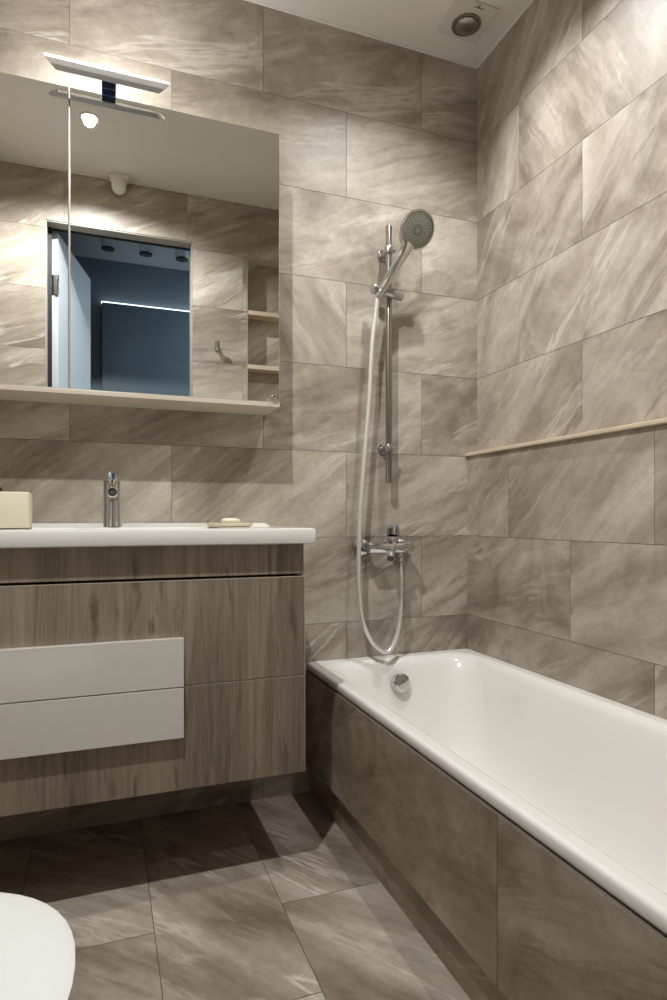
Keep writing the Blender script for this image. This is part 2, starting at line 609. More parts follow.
tiled('wall_front', (0, YW, 0), (-1, 0, 0), (0, 0, 1),
      [(-DX0, -XL, 0.0, CEIL), (-DX1, -DX0, DTOP, CEIL), (-NX0, -DX1, 0.0, CEIL), (-NX1, -NX0, 0.0, NB), (-NX1, -NX0, NT, CEIL), (0.0, -NX1, 0.0, CEIL)],
      Z_ROWS, door_joint, M['wall_tile'], seed=37, thick=0.085,
      angle=lambda r, k, rr: (150 if top_row(r) <= 1 else 165) + rr.uniform(-12, 12))
# niche interior: back and two cheeks
tiled('wall_niche_back', (0, YW - 0.078, 0), (-1, 0, 0), (0, 0, 1), [(-NX1, -NX0, NB, NT)], Z_ROWS, door_joint, M['wall_tile'], seed=41, thick=0.006,
      angle=lambda r, k, rr: 140 + rr.uniform(-10, 10))
tiled('wall_left', (XL, YW, 0), (0, 1, 0), (0, 0, 1), [(0.0, -YW, 0.0, CEIL)], Z_ROWS, lambda r: (0.1 + 0.3 * (r % 2), 0.6), M['wall_tile'], seed=53,
      angle=lambda r, k, rr: 25 + rr.uniform(-8, 8))


# floor: columns 0.30 wide along X, tiles 0.60 long along Y.  U = Y, V = -X : U x V = (0,1,0)x(-1,0,0) = (0,0,1)
def floor_joint(ri):
    # row index along v = -X ; rows start at v=0.037
    return ((-0.57 if ri % 2 == 1 else -0.27), 0.6)


F_ROWS = [0.037 + 0.3 * i for i in range(-1, 9)]


def floor_angle(ri, k, rr):
    # (u=Y, v=-X); a stripe running (dx, dy) has angle atan2(-dx, dy)
    base = {3: 40, 4: 33, 5: 50}.get(ri, 60)
    return -180 + base + rr.uniform(-6, 6)


tiled('floor', (0, 0, 0), (0, 1, 0), (-1, 0, 0), [(YW, 0.0, 0.044, -XL), (YW - 0.085, YW, -DX1, -DX0)], F_ROWS, floor_joint, M['floor_tile'], seed=61,
      angle=floor_angle, thick=0.12, gap=0.002)

# ceiling
bm = bmesh.new()
box(bm, XL - 0.1, 0.1, YW - 0.02, 0.1, CEIL, CEIL + 0.1)
finish('ceiling', bm, M['ceiling'], kind='structure')
for nm, x0, x1, y0, y1 in (('trim_1', XL, 0.0, -0.010, 0.0), ('trim_2', -0.010, 0.0, YW, -0.010), ('trim_3', XL, -0.010, YW, YW + 0.010)):
    bm = bmesh.new()
    box(bm, x0, x1, y0, y1, CEIL - 0.006, CEIL, 0.0015, 1)
    finish(nm, bm, M['white_trim'], kind='structure')

# beige strip capping the thicker lower part of the right wall
bm = bmesh.new()
box(bm, -0.058, -0.0005, YW + 0.002, -0.001, LEDGE, LEDGE + 0.013, 0.003, 2)
finish('trim_4', bm, M['ledge_stone'], kind='structure')

# niche: cheeks, top, bottom
bm = bmesh.new()
for x0, x1 in ((NX0 + 0.0008, NX0 + 0.005), (NX1 - 0.005, NX1 - 0.0008)):
    box(bm, x0, x1, YW - 0.0775, YW - 0.0018, NB + 0.0008, NT - 0.0008)
box(bm, NX0 + 0.005, NX1 - 0.005, YW - 0.0775, YW - 0.0018, NB + 0.0008, NB + 0.005)
box(bm, NX0 + 0.005, NX1 - 0.005, YW - 0.0775, YW - 0.0018, NT - 0.005, NT - 0.0008)
finish('wall_niche_lining', bm, M['cab_board'], kind='structure')
for z, w in ((2.075, 'upper'), (1.777, 'middle'), (1.477, 'lower'), (1.177, 'lowest')):
    bm = bmesh.new()
    box(bm, NX0 + 0.0055, NX1 - 0.0055, YW - 0.0775, YW - 0.001, z - 0.012, z + 0.012, 0.002, 1)
    finish('niche_shelf', bm, M['ledge_stone'])
    o = bpy.data.objects[-1] if False else [q for q in COL.objects if q.name.startswith('niche_shelf')][-1]
    tag(o, '%s beige shelf in the tiled wall niche reflected in the mirror' % w, 'shelf', 'shelves in the wall niche')

# door lining, door leaf
JY0, JY1 = YW - 0.085, YW - 0.004
bm = bmesh.new()
box(bm, DX0 + 0.0005, DX0 + 0.008, JY0, JY1, 0, DTOP - 0.006)
box(bm, DX1 - 0.005, DX1 - 0.0005, JY0, JY1, 0, DTOP - 0.006)
box(bm, DX0, DX1, JY0, JY1 , DTOP - 0.006, DTOP - 0.0005)
finish('trim_5', bm, M['jamb'], kind='structure')
bm = bmesh.new()
box(bm, DX0 + 0.008, DX0 + 0.026, JY0 - 0.004, JY0 + 0.012, 0, DTOP - 0.006)
box(bm, DX0 + 0.026, DX1 - 0.005, JY0 - 0.004, JY0 + 0.008, DTOP - 0.014, DTOP - 0.006)
finish('trim_6', bm, M['black'], kind='structure')

dr = bpy.data.objects.new('door_1', None)
COL.objects.link(dr)
dr.location = (DX0 + 0.034, JY0 - 0.012, 0)
dr.rotation_euler = (0, 0, R(-76.5))
dr['kind'] = 'structure'
bm = bmesh.new()
box(bm, 0.0, 0.62, -0.02, 0.02, 0.012, DTOP - 0.02, 0.002, 1)
finish('door_leaf', bm, M['door_white'], parent=dr)
for z in (2.13, 1.2, 0.3):
    bm = bmesh.new()
    cyl(bm, (-0.006, 0.018, z - 0.05), (-0.006, 0.018, z + 0.05), 0.008, n=12, bev=0.002)
    box(bm, -0.004, 0.0015, -0.012, 0.018, z - 0.05, z + 0.05)
    finish('hinge', bm, M['chrome'], parent=dr, smooth=True)
bm = bmesh.new()
for s in (-1, 1):
    cyl(bm, (0.57, s * 0.020, 1.0), (0.57, s * 0.055, 1.0), 0.009, n=14)
    cyl(bm, (0.575, s * 0.052, 1.0), (0.45, s * 0.052, 1.0), 0.009, n=14, bev=0.003)
    cyl(bm, (0.57, s * 0.0195, 1.0), (0.57, s * 0.027, 1.0), 0.026, n=24, bev=0.002)
finish('door_handle', bm, M['satin_chrome'], parent=dr, smooth=True)

# hall beyond the doorway
HX0, HX1, HY0, HY1, HC = -2.3, 0.7, -2.75, YW - 0.085, 2.685


def slab_box(name, x0, x1, y0, y1, z0, z1, m):
    bm = bmesh.new()
    box(bm, x0, x1, y0, y1, z0, z1)
    return finish(name, bm, m, kind='structure')


slab_box('floor_hall', HX0, HX1, HY0, HY1, -0.12, 0.0, M['hall_floor'])
slab_box('ceiling_hall', HX0, HX1, HY0 - 0.1, HY1 - 0.001, HC, HC + 0.1, M['hall_ceiling'])
slab_box('wall_hall_far', HX0, HX1, HY0 - 0.1, HY0, 0, HC, M['hall_paint'])
slab_box('wall_hall_left', HX0 - 0.1, HX0, HY0 - 0.1, HY1, 0, HC, M['hall_paint'])
slab_box('wall_hall_right', HX1, HX1 + 0.1, HY0 - 0.1, HY1, 0, HC, M['hall_paint'])
bm = bmesh.new()
box(bm, HX0, DX0 - 0.004, HY1 - 0.03, HY1 - 0.001, 0, HC)
box(bm, DX1 + 0.004, HX1, HY1 - 0.03, HY1 - 0.001, 0, HC)
box(bm, DX0 - 0.004, DX1 + 0.004, HY1 - 0.03, HY1 - 0.001, DTOP + 0.004, HC)
finish('wall_hall_near', bm, M['hall_paint'], kind='structure')


# ------------------------------------------------------------------ lights of the room
def downlight(x, y, label, power, cone, blend):
    t = thing('ceiling_downlight', label, 'ceiling light', (x, y, CEIL), 'recessed ceiling downlights')
    bm = bmesh.new()
    n = 40
    prof = [(0.032, -0.001), (0.034, -0.004), (0.044, -0.004), (0.046, -0.001), (0.046, -0.0002)]
    rings = [[(r * math.cos(2 * math.pi * k / n), r * math.sin(2 * math.pi * k / n), z) for k in range(n)] for r, z in prof]
    loft(bm, rings, cap0=False, cap1=False)
    finish('rim', bm, M['white_trim'], parent=t, smooth=True)
    bm = bmesh.new()
    rings = [[(r * math.cos(2 * math.pi * k / n), r * math.sin(2 * math.pi * k / n), -0.001) for k in range(n)] for r in (0.032, 0.004)]
    vr = loft(bm, rings, cap0=False, cap1=True)
    finish('lens', bm, M['spot_lens'], parent=t)
    ld = bpy.data.lights.new('downlight_beam', 'SPOT')
    ld.energy = power
    ld.color = WARM
    ld.spot_size = R(cone)
    ld.spot_blend = blend
    ld.shadow_soft_size = 0.022
    lo = bpy.data.objects.new('downlight_beam', ld)
    COL.objects.link(lo)
    lo.parent = t
    lo.location = (0, 0, -0.012)
    return t


downlight(*SPOT_A, 'round white recessed downlight glowing in the ceiling, seen in the mirror', P_SPOT_A, 152, 0.5)
downlight(*SPOT_B, 'round recessed downlight in the ceiling above the bath', P_SPOT_B, 132, 0.8)

# hall: surface spots, LED edged wardrobe front, added fill panel
for i, (x, w) in enumerate(((-1.317, 'leftmost'), (-1.10, 'middle'), (-0.885, 'rightmost'))):
    t = thing('cylinder_spotlight', '%s of three grey cylinder spotlights on the hall ceiling in the mirror' % w, 'ceiling light',
              (x, -2.23, HC), 'cylinder spotlights on the hall ceiling')
    bm = bmesh.new()
    cyl(bm, (0, 0, 0), (0, 0, -0.132), 0.040, n=32, bev=0.002)
    finish('housing', bm, M['cyl_grey'], parent=t, smooth=True)
    bm = bmesh.new()
    cyl(bm, (0, 0, -0.1315), (0, 0, -0.139), 0.0385, n=32, bev=0.001)
    finish('baffle', bm, M['black'], parent=t, smooth=True)

t = thing('wardrobe', 'dark blue grey fitted wardrobe with glowing white edge strip, reflected in the mirror', 'wardrobe', (-0.5, HY0 + 0.004, 0))
bm = bmesh.new()
box(bm, -0.85, 0.9, 0.0, 0.035, 0.0, 2.385, 0.002, 1)
finish('front_panel', bm, M['ward'], parent=t)
bm = bmesh.new()
box(bm, -0.855, 0.9, 0.0, 0.028, 2.386, 2.394)
finish('light_strip', bm, M['led_strip'], parent=t)
bm = bmesh.new()
box(bm, -0.4, -0.385, 0.035, 0.06, 0.9, 1.3, 0.003, 2)
finish('handle', bm, M['satin_chrome'], parent=t)

t = thing('hall_fill_lamp', 'added out-of-view square fill light on the hall ceiling outside the door', 'ceiling light', (0.15, -2.25, HC))  # unseen glowing panel with area light, added to brighten the hall coolly
bm = bmesh.new()
box(bm, -0.17, 0.17, -0.17, 0.17, -0.03, 0.0, 0.004, 2)
finish('fill_frame', bm, M['white_trim'], parent=t)
bm = bmesh.new()
box(bm, -0.15, 0.15, -0.15, 0.15, -0.032, -0.0295)
finish('diffuser', bm, M['hall_fill_panel'], parent=t)
ld = bpy.data.lights.new('hall_fill_light', 'AREA')
ld.size = 0.3
ld.energy = P_HALL
ld.color = HALL_COL
lo = bpy.data.objects.new('hall_fill_light', ld)
COL.objects.link(lo)
lo.parent = t
lo.location = (0, 0, -0.036)

# ------------------------------------------------------------------ bath
BX0, BX1, BY0, BY1, BZ = -0.687, -0.0455, YW + 0.003, -0.0015, 0.448
tub = thing('bathtub', 'white built-in rectangular bathtub with thin rim in the tiled corner', 'bathtub', (0, 0, 0))
bm = bmesh.new()
N = 10
rings = [
    rrect(BX0 + 0.012, BX1, BY0, BY1, 0.004, 0.4185, N),
    rrect(BX0 + 0.003, BX1, BY0, BY1, 0.006, 0.4205, N),
    rrect(BX0, BX1, BY0, BY1, 0.008, 0.4255, N),
    rrect(BX0, BX1, BY0, BY1, 0.008, 0.440, N),
    rrect(BX0 + 0.003, BX1, BY0, BY1, 0.009, 0.446, N),
    rrect(BX0 + 0.009, BX1 - 0.003, BY0 + 0.003, BY1 - 0.003, 0.010, 0.448, N),
    rrect(BX0 + 0.010, BX1 - 0.004, BY0 + 0.004, BY1 - 0.004, 0.011, 0.448, N),
    rrect(BX0 + 0.033, BX1 - 0.029, BY0 + 0.049, BY1 - 0.039, 0.074, 0.4478, N),
    rrect(BX0 + 0.034, BX1 - 0.030, BY0 + 0.05, BY1 - 0.040, 0.075, 0.4477, N),
    rrect(BX0 + 0.040, BX1 - 0.036, BY0 + 0.058, BY1 - 0.047, 0.085, 0.4455, N),
    rrect(BX0 + 0.050, BX1 - 0.046, BY0 + 0.070, BY1 - 0.058, 0.095, 0.436, N),
    rrect(BX0 + 0.058, BX1 - 0.054, BY0 + 0.085, BY1 - 0.068, 0.105, 0.418, N),
    rrect(BX0 + 0.066, BX1 - 0.062, BY0 + 0.11, BY1 - 0.080, 0.115, 0.38, N),
    rrect(BX0 + 0.080, BX1 - 0.076, BY0 + 0.17, BY1 - 0.105, 0.125, 0.28, N),
    rrect(BX0 + 0.096, BX1 - 0.092, BY0 + 0.24, BY1 - 0.130, 0.130, 0.17, N),
    rrect(BX0 + 0.112, BX1 - 0.108, BY0 + 0.29, BY1 - 0.155, 0.130, 0.115, N),
    rrect(BX0 + 0.140, BX1 - 0.136, BY0 + 0.33, BY1 - 0.19, 0.120, 0.083, N),
    rrect(BX0 + 0.190, BX1 - 0.186, BY0 + 0.39, BY1 - 0.25, 0.08, 0.075, N),
]
loft(bm, rings, cap0=False, cap1=True)
# outer skin underneath, so the shell has a back
rings = [rrect(BX0 + 0.05, BX1 - 0.04, BY0 + 0.05, BY1 - 0.05, 0.12, 0.405, N),
         rrect(BX0 + 0.09, BX1 - 0.09, BY0 + 0.22, BY1 - 0.12, 0.13, 0.16, N),
         rrect(BX0 + 0.13, BX1 - 0.13, BY0 + 0.32, BY1 - 0.18, 0.12, 0.055, N)]
loft(bm, [list(r) for r in rings][::-1], cap0=False, cap1=False)
shell = finish('shell', bm, M['acrylic'], parent=tub, smooth=True, angle=50)
# overflow disc on the end wall
ov = Vector((-0.378, -0.1035, 0.372))
nrm = Vector((0, -1, 0.22)).normalized()
bm = bmesh.new()
cyl(bm, ov - nrm * 0.012, ov + nrm * 0.012, 0.032, n=36,
    prof=[(0.0, 0.033), (0.014, 0.0335), (0.019, 0.032), (0.0225, 0.027), (0.0235, 0.018), (0.0235, 0.0)])
finish('overflow_cover', bm, M['chrome'], parent=tub, smooth=True)
bm = bmesh.new()
cyl(bm, (-0.37, -0.42, 0.073), (-0.37, -0.42, 0.080), 0.033, n=32, bev=0.003)
finish('drain', bm, M['chrome'], parent=tub, smooth=True)

# tiled apron under the bath rim
PX = -0.690
ap = bpy.data.objects.new('bathtub_surround', None)
COL.objects.link(ap)
tag(ap, 'glossy brown stone tiled panel along the front of the bathtub', 'bathtub surround')
tiled('panel', (PX, 0, 0), (0, -1, 0), (0, 0, 1), [(0.002, -YW - 0.002, 0.108, 0.4165)], [0.108, 0.4165], lambda r: (1.104, 1.2), M['panel_tile'], seed=71,
      angle=lambda r, k, rr: 24 + rr.uniform(-8, 8), thick=0.012, parent=ap, kind='thing', gap=0.002, cloud=lambda r, k, rr: 0.55, tone=lambda r, k, rr: 1.0)
tiled('plinth', (PX + 0.018, 0, 0), (0, -1, 0), (0, 0, 1), [(0.002, -YW - 0.002, 0.0005, 0.108)], [0.0, 0.14], lambda r: (0.30, 1.2), M['panel_tile'], seed=73,
      angle=lambda r, k, rr: 20, thick=0.012, parent=ap, kind='thing', gap=0.002, cloud=lambda r, k, rr: 0.5, tone=lambda r, k, rr: 0.95)
for o in ap.children:
    if 'kind' in o:
        del o['kind']

# ------------------------------------------------------------------ vanity
VX0, VX1, VY, VZ0, VZ1 = -1.826, -0.838, -0.445, 0.262, 0.875
van = thing('vanity_cabinet', 'wall-hung grey oak vanity cabinet with two drawers under the washbasin', 'cabinet', (0, 0, 0))
bm = bmesh.new()
CF = VY + 0.020                                           # carcass front plane
box(bm, VX0, VX0 + 0.016, CF, -0.002, VZ0 + 0.002, VZ1, 0.0006, 1)
box(bm, VX1 - 0.016, VX1, CF, -0.002, VZ0 + 0.002, VZ1, 0.0006, 1)
box(bm, VX0 + 0.016, VX1 - 0.016, CF, -0.002, VZ0 + 0.002, VZ0 + 0.018)
box(bm, VX0 + 0.016, VX1 - 0.016, -0.012, -0.002, VZ0 + 0.018, VZ1)
finish('carcass', bm, M['wood'], parent=van)
bm = bmesh.new()
box(bm, VX0, VX1 - 0.0012, CF - 0.016, CF, 0.795, VZ1, 0.0006, 1)
finish('fascia', bm, M['wood'], parent=van)
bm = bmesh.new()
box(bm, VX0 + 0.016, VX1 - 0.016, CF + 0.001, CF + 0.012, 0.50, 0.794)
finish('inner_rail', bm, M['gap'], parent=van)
WX0, WX1 = VX0 + 0.004, -1.1585
for nm, z0, z1, wz0, wz1 in (('drawer', 0.5235, 0.787, 0.5245, 0.646), ('drawer', VZ0, 0.5205, 0.3975, 0.5225)):
    d = bpy.data.objects.new(nm, None)
    COL.objects.link(d)
    d.parent = van
    bm = bmesh.new()
    box(bm, VX0, VX1, VY, VY + 0.0175, z0, z1, 0.0008, 2)
    finish('drawer_front', bm, M['wood'], parent=d)
    bm = bmesh.new()
    # pale edge band along top and right edge of the front
    box(bm, VX0, VX1 + 0.0008, VY - 0.0003, VY + 0.017, z1 - 0.0004, z1 + 0.0010)
    box(bm, VX1 - 0.0002, VX1 + 0.0012, VY - 0.0003, VY + 0.017, z0, z1 + 0.0010)
    finish('edge_band', bm, M['cab_board'], parent=d)
    bm = bmesh.new()
    box(bm, WX0, WX1, VY - 0.0185, VY - 0.0002, wz0 + 0.0008, wz1, 0.0008, 2)
    w = finish('handle_panel', bm, M['gloss_white'], parent=d)
    w['label'] = 'white gloss handle panel'

# washbasin: slab top with a bowl and a raised rear ledge
CX0, CX1, CY0 = -1.838, -0.812, -0.472
bm = bmesh.new()
N = 10
T = 0.9175
bx0, bx1, by0, by1 = -1.62, -1.03, -0.415, -0.155
rings = [
    rrect(bx0 + 0.02, bx1 - 0.02, by0 + 0.015, by1 - 0.01, 0.08, T - 0.046, N),
    rrect(CX0 + 0.006, CX1 - 0.006, CY0 + 0.006, -0.002, 0.006, T - 0.0415, N),
    rrect(CX0 + 0.001, CX1 - 0.001, CY0 + 0.001, -0.002, 0.009, T - 0.039, N),
    rrect(CX0, CX1, CY0, -0.002, 0.010, T - 0.034, N),
    rrect(CX0, CX1, CY0, -0.002, 0.010, T - 0.007, N),
    rrect(CX0 + 0.002, CX1 - 0.002, CY0 + 0.002, -0.002, 0.010, T - 0.002, N),
    rrect(CX0 + 0.008, CX1 - 0.008, CY0 + 0.008, -0.004, 0.010, T, N),
    rrect(bx0, bx1, by0, by1, 0.09, T - 0.0005, N),
    rrect(bx0 + 0.006, bx1 - 0.006, by0 + 0.006, by1 - 0.006, 0.09, T - 0.004, N),
    rrect(bx0 + 0.022, bx1 - 0.022, by0 + 0.018, by1 - 0.015, 0.085, T - 0.04, N),
    rrect(bx0 + 0.050, bx1 - 0.050, by0 + 0.038, by1 - 0.030, 0.075, T - 0.085, N),
    rrect(bx0 + 0.10, bx1 - 0.10, by0 + 0.07, by1 - 0.06, 0.05, T - 0.10, N),
]
loft(bm, rings, cap0=False, cap1=True)
rings = [rrect(bx0 + 0.09, bx1 - 0.09, by0 + 0.06, by1 - 0.05, 0.05, T - 0.112, N),
         rrect(bx0 + 0.035, bx1 - 0.035, by0 + 0.028, by1 - 0.02, 0.08, T - 0.095, N),
         rrect(bx0 + 0.02, bx1 - 0.02, by0 + 0.015, by1 - 0.01, 0.08, T - 0.046, N)]
loft(bm, rings, cap0=True, cap1=False)
# raised rear ledge with sloping right end
pts = [(-1.826, 0.9165), (-0.828, 0.9165), (-0.846, 0.9275), (-0.856, 0.9285), (-1.826, 0.9285)]
a = [bm.verts.new((x, -0.045, z)) for x, z in pts]
b = [bm.verts.new((x, -0.003, z)) for x, z in pts]
bm.faces.new(a)
bm.faces.new(list(reversed(b)))
for i in range(5):
    j = (i + 1) % 5
    bm.faces.new((a[j], a[i], b[i], b[j]))
bas = finish('washbasin', bm, M['ceramic'], smooth=True, angle=40)
tag(bas, 'long white ceramic washbasin top resting on the oak vanity', 'washbasin')
bm = bmesh.new()
cyl(bm, (-1.325, -0.285, T - 0.1005), (-1.325, -0.285, T - 0.094), 0.026, n=28, bev=0.003)
finish('drain', bm, M['chrome'], parent=bas, smooth=True)

# basin tap
fx, fy = -1.322, -0.105
tap = thing('basin_tap', 'chrome single-lever tap standing on the washbasin', 'tap', (fx, fy, 0.9175))
bm = bmesh.new()
cyl(bm, (0, 0, 0.0002), (0, 0, 0.138), 0.0225, n=36,
    prof=[(0, 0.0250), (0.003, 0.0250), (0.005, 0.0238), (0.10, 0.0234), (0.128, 0.0234), (0.134, 0.0215), (0.1375, 0.0165)])
finish('body', bm, M['chrome'], parent=tap, smooth=True)
bm = bmesh.new()
cyl(bm, (0, -0.014, 0.090), (0, -0.104, 0.0985), 0.0148, n=30, prof=[(0, 0.0165), (0.02, 0.0152), (0.084, 0.0146), (0.089, 0.0138), (0.0902, 0.0122), (0.0902, 0.0112), (0.082, 0.0108)])
finish('spout', bm, M['chrome'], parent=tap, smooth=True)
bm = bmesh.new()
cyl(bm, (0, -0.0955, 0.0977), (0, -0.1005, 0.0982), 0.0102, n=26, prof=[(0, 0.0104), (0.003, 0.0104), (0.0045, 0.009), (0.005, 0.006)])
finish('aerator', bm, M['dark_rubber'], parent=tap, smooth=True)
bm = bmesh.new()
cyl(bm, (0, 0.004, 0.130), (0, -0.086, 0.1455), 0.0140, n=28, prof=[(0, 0.0125), (0.006, 0.0148), (0.03, 0.0142), (0.086, 0.0136), (0.0905, 0.0122), (0.0912, 0.0095)])
finish('lever', bm, M['chrome'], parent=tap, smooth=True)

# things on the basin
bm = bmesh.new()
rings = [rrect(-1.645, -1.529, -0.225, -0.14, 0.006, z, 6) for z in (0.918, 1.008)]
rings += [rrect(-1.645 + 0.003, -1.529 - 0.003, -0.222, -0.143, 0.006, 1.013, 6), rrect(-1.645 + 0.012, -1.529 - 0.012, -0.213, -0.152, 0.004, 1.0135, 6)]
bxo = thing('storage_box', 'cream square box with dark lid knob beside the basin tap', 'box', (0, 0, 0))
loft(bm, rings)
finish('body', bm, M['cream_box'], parent=bxo, smooth=True)
bm = bmesh.new()
cyl(bm, (-1.606, -0.18, 1.0133), (-1.606, -0.18, 1.026), 0.008, n=20, bev=0.003)
finish('lid_knob', bm, M['black'], parent=bxo, smooth=True)

sd = thing('soap_dish', 'flat beige soap dish near the right end of the washbasin', 'soap dish', (-0.993, -0.20, 0.9178))
bm = bmesh.new()
rings = [rrect(-0.055, 0.055, -0.032, 0.032, 0.014, 0.0, 6), rrect(-0.063, 0.063, -0.038, 0.038, 0.016, 0.004, 6), rrect(-0.065, 0.065, -0.040, 0.040, 0.016, 0.011, 6),
         rrect(-0.062, 0.062, -0.037, 0.037, 0.015, 0.012, 6), rrect(-0.057, 0.057, -0.033, 0.033, 0.014, 0.009, 6), rrect(-0.03, 0.03, -0.015, 0.015, 0.012, 0.008, 6)]
loft(bm, rings)
finish('tray', bm, M['dish'], parent=sd, smooth=True)
bm = bmesh.new()
bmesh.ops.create_uvsphere(bm, u_segments=32, v_segments=16, radius=1.0)
for v in bm.verts:
    x, y, z = v.co
    v.co = Vector((math.copysign(abs(x) ** 0.9, x) * 0.029, y * 0.020, math.copysign(abs(z) ** 0.75, z) * 0.0095))
sp_ = finish('soap_bar', bm, M['soap'], smooth=True, angle=180, loc=(-0.990, -0.20, 0.9178 + 0.0175))
tag(sp_, 'small oval cream soap bar lying in the beige soap dish', 'soap')

# ------------------------------------------------------------------ mirror cabinet
MX0, MX1, MY, MZ0, MZ1 = -1.836, -0.8305, -0.165, 1.289, 2.1425
mc = thing('mirror_cabinet', 'wide wall-hung bathroom cabinet with two mirror doors above the basin', 'mirror cabinet', (0, 0, 0))
bm = bmesh.new()
box(bm, MX0 + 0.003, MX1 - 0.003, MY + 0.022, -0.001, MZ0 + 0.014, MZ1 - 0.001, 0.001, 1)
finish('body', bm, M['cab_board'], parent=mc)
bm = bmesh.new()
box(bm, MX0, MX1, MY - 0.004, -0.001, MZ0, MZ0 + 0.0135, 0.0012, 2)
finish('bottom_panel', bm, M['cab_board'], parent=mc)
SPL = -1.4345
for x0, x1 in ((MX0, SPL - 0.0016), (SPL + 0.0016, MX1)):
    d = bpy.data.objects.new('mirror_door', None)
    COL.objects.link(d)
    d.parent = mc
    bm = bmesh.new()
    box(bm, x0, x1, MY + 0.0042, MY + 0.021, MZ0 + 0.0145, MZ1, 0.0006, 1)
    finish('door_board', bm, M['mirror_edge'], parent=d)
    bm = bmesh.new()
    box(bm, x0 + 0.0003, x1 - 0.0003, MY, MY + 0.004, MZ0 + 0.0148, MZ1 - 0.0003, 0.0012, 2)
    finish('mirror_glass', bm, M['mirror'], parent=d)
    if x1 > -1:
        bm = bmesh.new()
        cyl(bm, (-0.850, MY + 0.0003, MZ0 + 0.030), (-0.850, MY - 0.017, MZ0 + 0.030), 0.009, n=20,
            prof=[(0, 0.0065), (0.007, 0.0055), (0.010, 0.0085), (0.0155, 0.0085), (0.0173, 0.006)])
        finish('knob', bm, M['chrome'], parent=d, smooth=True)

# mirror lamp on its post
lm = thing('mirror_lamp', 'slim chrome bar lamp on a short post above the mirror cabinet', 'lamp', (-1.331, 0, 0))
yf, yb, zt, zb = -0.247, -0.211, 2.168, 2.152
bm = bmesh.new()


def bar_ring(hf, hb, z, yfo=0.0, ybo=0.0, dz=0.0):
    return [(-hf, yf + yfo, z), (hf, yf + yfo, z), (hb, yb + ybo, z - dz), (-hb, yb + ybo, z - dz)]


loft(bm, [bar_ring(0.1480, 0.134, zb - 0.002, 0.012, 0.0), bar_ring(0.1620, 0.136, zb + 0.008), bar_ring(0.1620, 0.136, zt - 0.003, 0, 0, 0.0075), bar_ring(0.159, 0.140, zt, 0.003, -0.0185, 0.0)])
bmesh.ops.bevel(bm, geom=list(bm.edges), offset=0.0012, segments=2, affect='EDGES')
finish('lamp_bar', bm, M['brushed'], parent=lm, smooth=True, angle=30)
bm = bmesh.new()
# a thin sheet let into the sloping rear top face
bm.faces.new([bm.verts.new(p) for p in ((-0.128, yb - 0.0012, zt - 0.0091), (0.128, yb - 0.0012, zt - 0.0091), (0.128, yb - 0.0178, zt + 0.0003), (-0.128, yb - 0.0178, zt + 0.0003))])
finish('diffuser', bm, M['lamp_diffuser'], parent=lm)
bm = bmesh.new()
box(bm, -0.020, 0.020, -0.20, -0.055, 2.136, 2.150, 0.002, 2) if False else None
box(bm, -0.0195, 0.0195, -0.158, -0.085, MZ1 - 0.0008, MZ1 + 0.0035, 0.001, 1)
box(bm, -0.0195, 0.0195, -0.152, -0.140, MZ1 + 0.0030, 2.166, 0.002, 2)
box(bm, -0.0195, 0.0195, yb - 0.002, -0.141, 2.1535, 2.166, 0.002, 2)
finish('post', bm, M['post_dark'], parent=lm)

# ------------------------------------------------------------------ shower set
RXX, RYY = -0.4015, -0.055
rail = thing('shower_rail', 'chrome vertical shower riser rail fixed to the tiled wall by two brackets', 'shower rail', (0, 0, 0))
bm = bmesh.new()
cyl(bm, (RXX, RYY, 1.067), (RXX, RYY, 1.974), 0.0112, n=28, bev=0.0015)
finish('rail_tube', bm, M['rail_metal'], parent=rail, smooth=True)
for z in (1.888, 1.191):
    bm = bmesh.new()
    cyl(bm, (RXX, -0.0005, z), (RXX, -0.006, z), 0.019, n=28, bev=0.002)
    cyl(bm, (RXX, -0.005, z), (RXX, RYY - 0.004, z), 0.0125, n=24)
    cyl(bm, (RXX, RYY, z - 0.013), (RXX, RYY, z + 0.013), 0.0155, n=28, bev=0.002)
    cyl(bm, (RXX + 0.010, RYY, z), (RXX + 0.026, RYY, z), 0.007, n=18, bev=0.002)
    finish('wall_bracket', bm, M['satin_chrome'], parent=rail, smooth=True)
bm = bmesh.new()
sa, sb = Vector((-0.471, -0.070, 1.740)), Vector((-0.356, -0.070, 1.7275))
sd_ = (sb - sa)
cyl(bm, sa, sa + sd_ * 0.17, 0.0185, n=32, bev=0.003)
cyl(bm, sa + sd_ * 0.15, sa + sd_ * 0.40, 0.0120, n=28)
cyl(bm, sa + sd_ * 0.36, sb, 0.0185, n=32, bev=0.003)
cyl(bm, (-0.448, -0.072, 1.7375), (-0.448, -0.096, 1.7360), 0.0130, n=24)
finish('slider', bm, M['satin_chrome'], parent=rail, smooth=True)

# hand shower
EGG_TURN = -22
h0 = Vector((-0.4490, -0.098, 1.7255))                    # hose end of the handle
hc = Vector((-0.3480, -0.165, 1.920))                    # centre of the spray face
ax = (hc - h0).normalized()
fn = Vector((0.08, -1.0, -0.47))
fn = (fn - ax * fn.dot(ax)).normalized()
wv = ax.cross(fn).normalized()
eax = (Matrix.Rotation(R(EGG_TURN), 3, fn) @ ax).normalized()      # the head is turned slightly on the handle
ewv = eax.cross(fn).normalized()
hs = thing('hand_shower', 'chrome hand shower with grey green spray face resting in the rail holder', 'hand shower', (0, 0, 0))
bm = bmesh.new()
n = 28


def sec(c, a, w, d, nn=28):
    """elliptic section around axis a: half width w along wv, half depth d along the other normal"""
    dn = a.cross(wv).normalized()
    return [c + wv * (w * math.cos(2 * math.pi * k / nn)) + dn * (d * math.sin(2 * math.pi * k / nn)) for k in range(nn)]


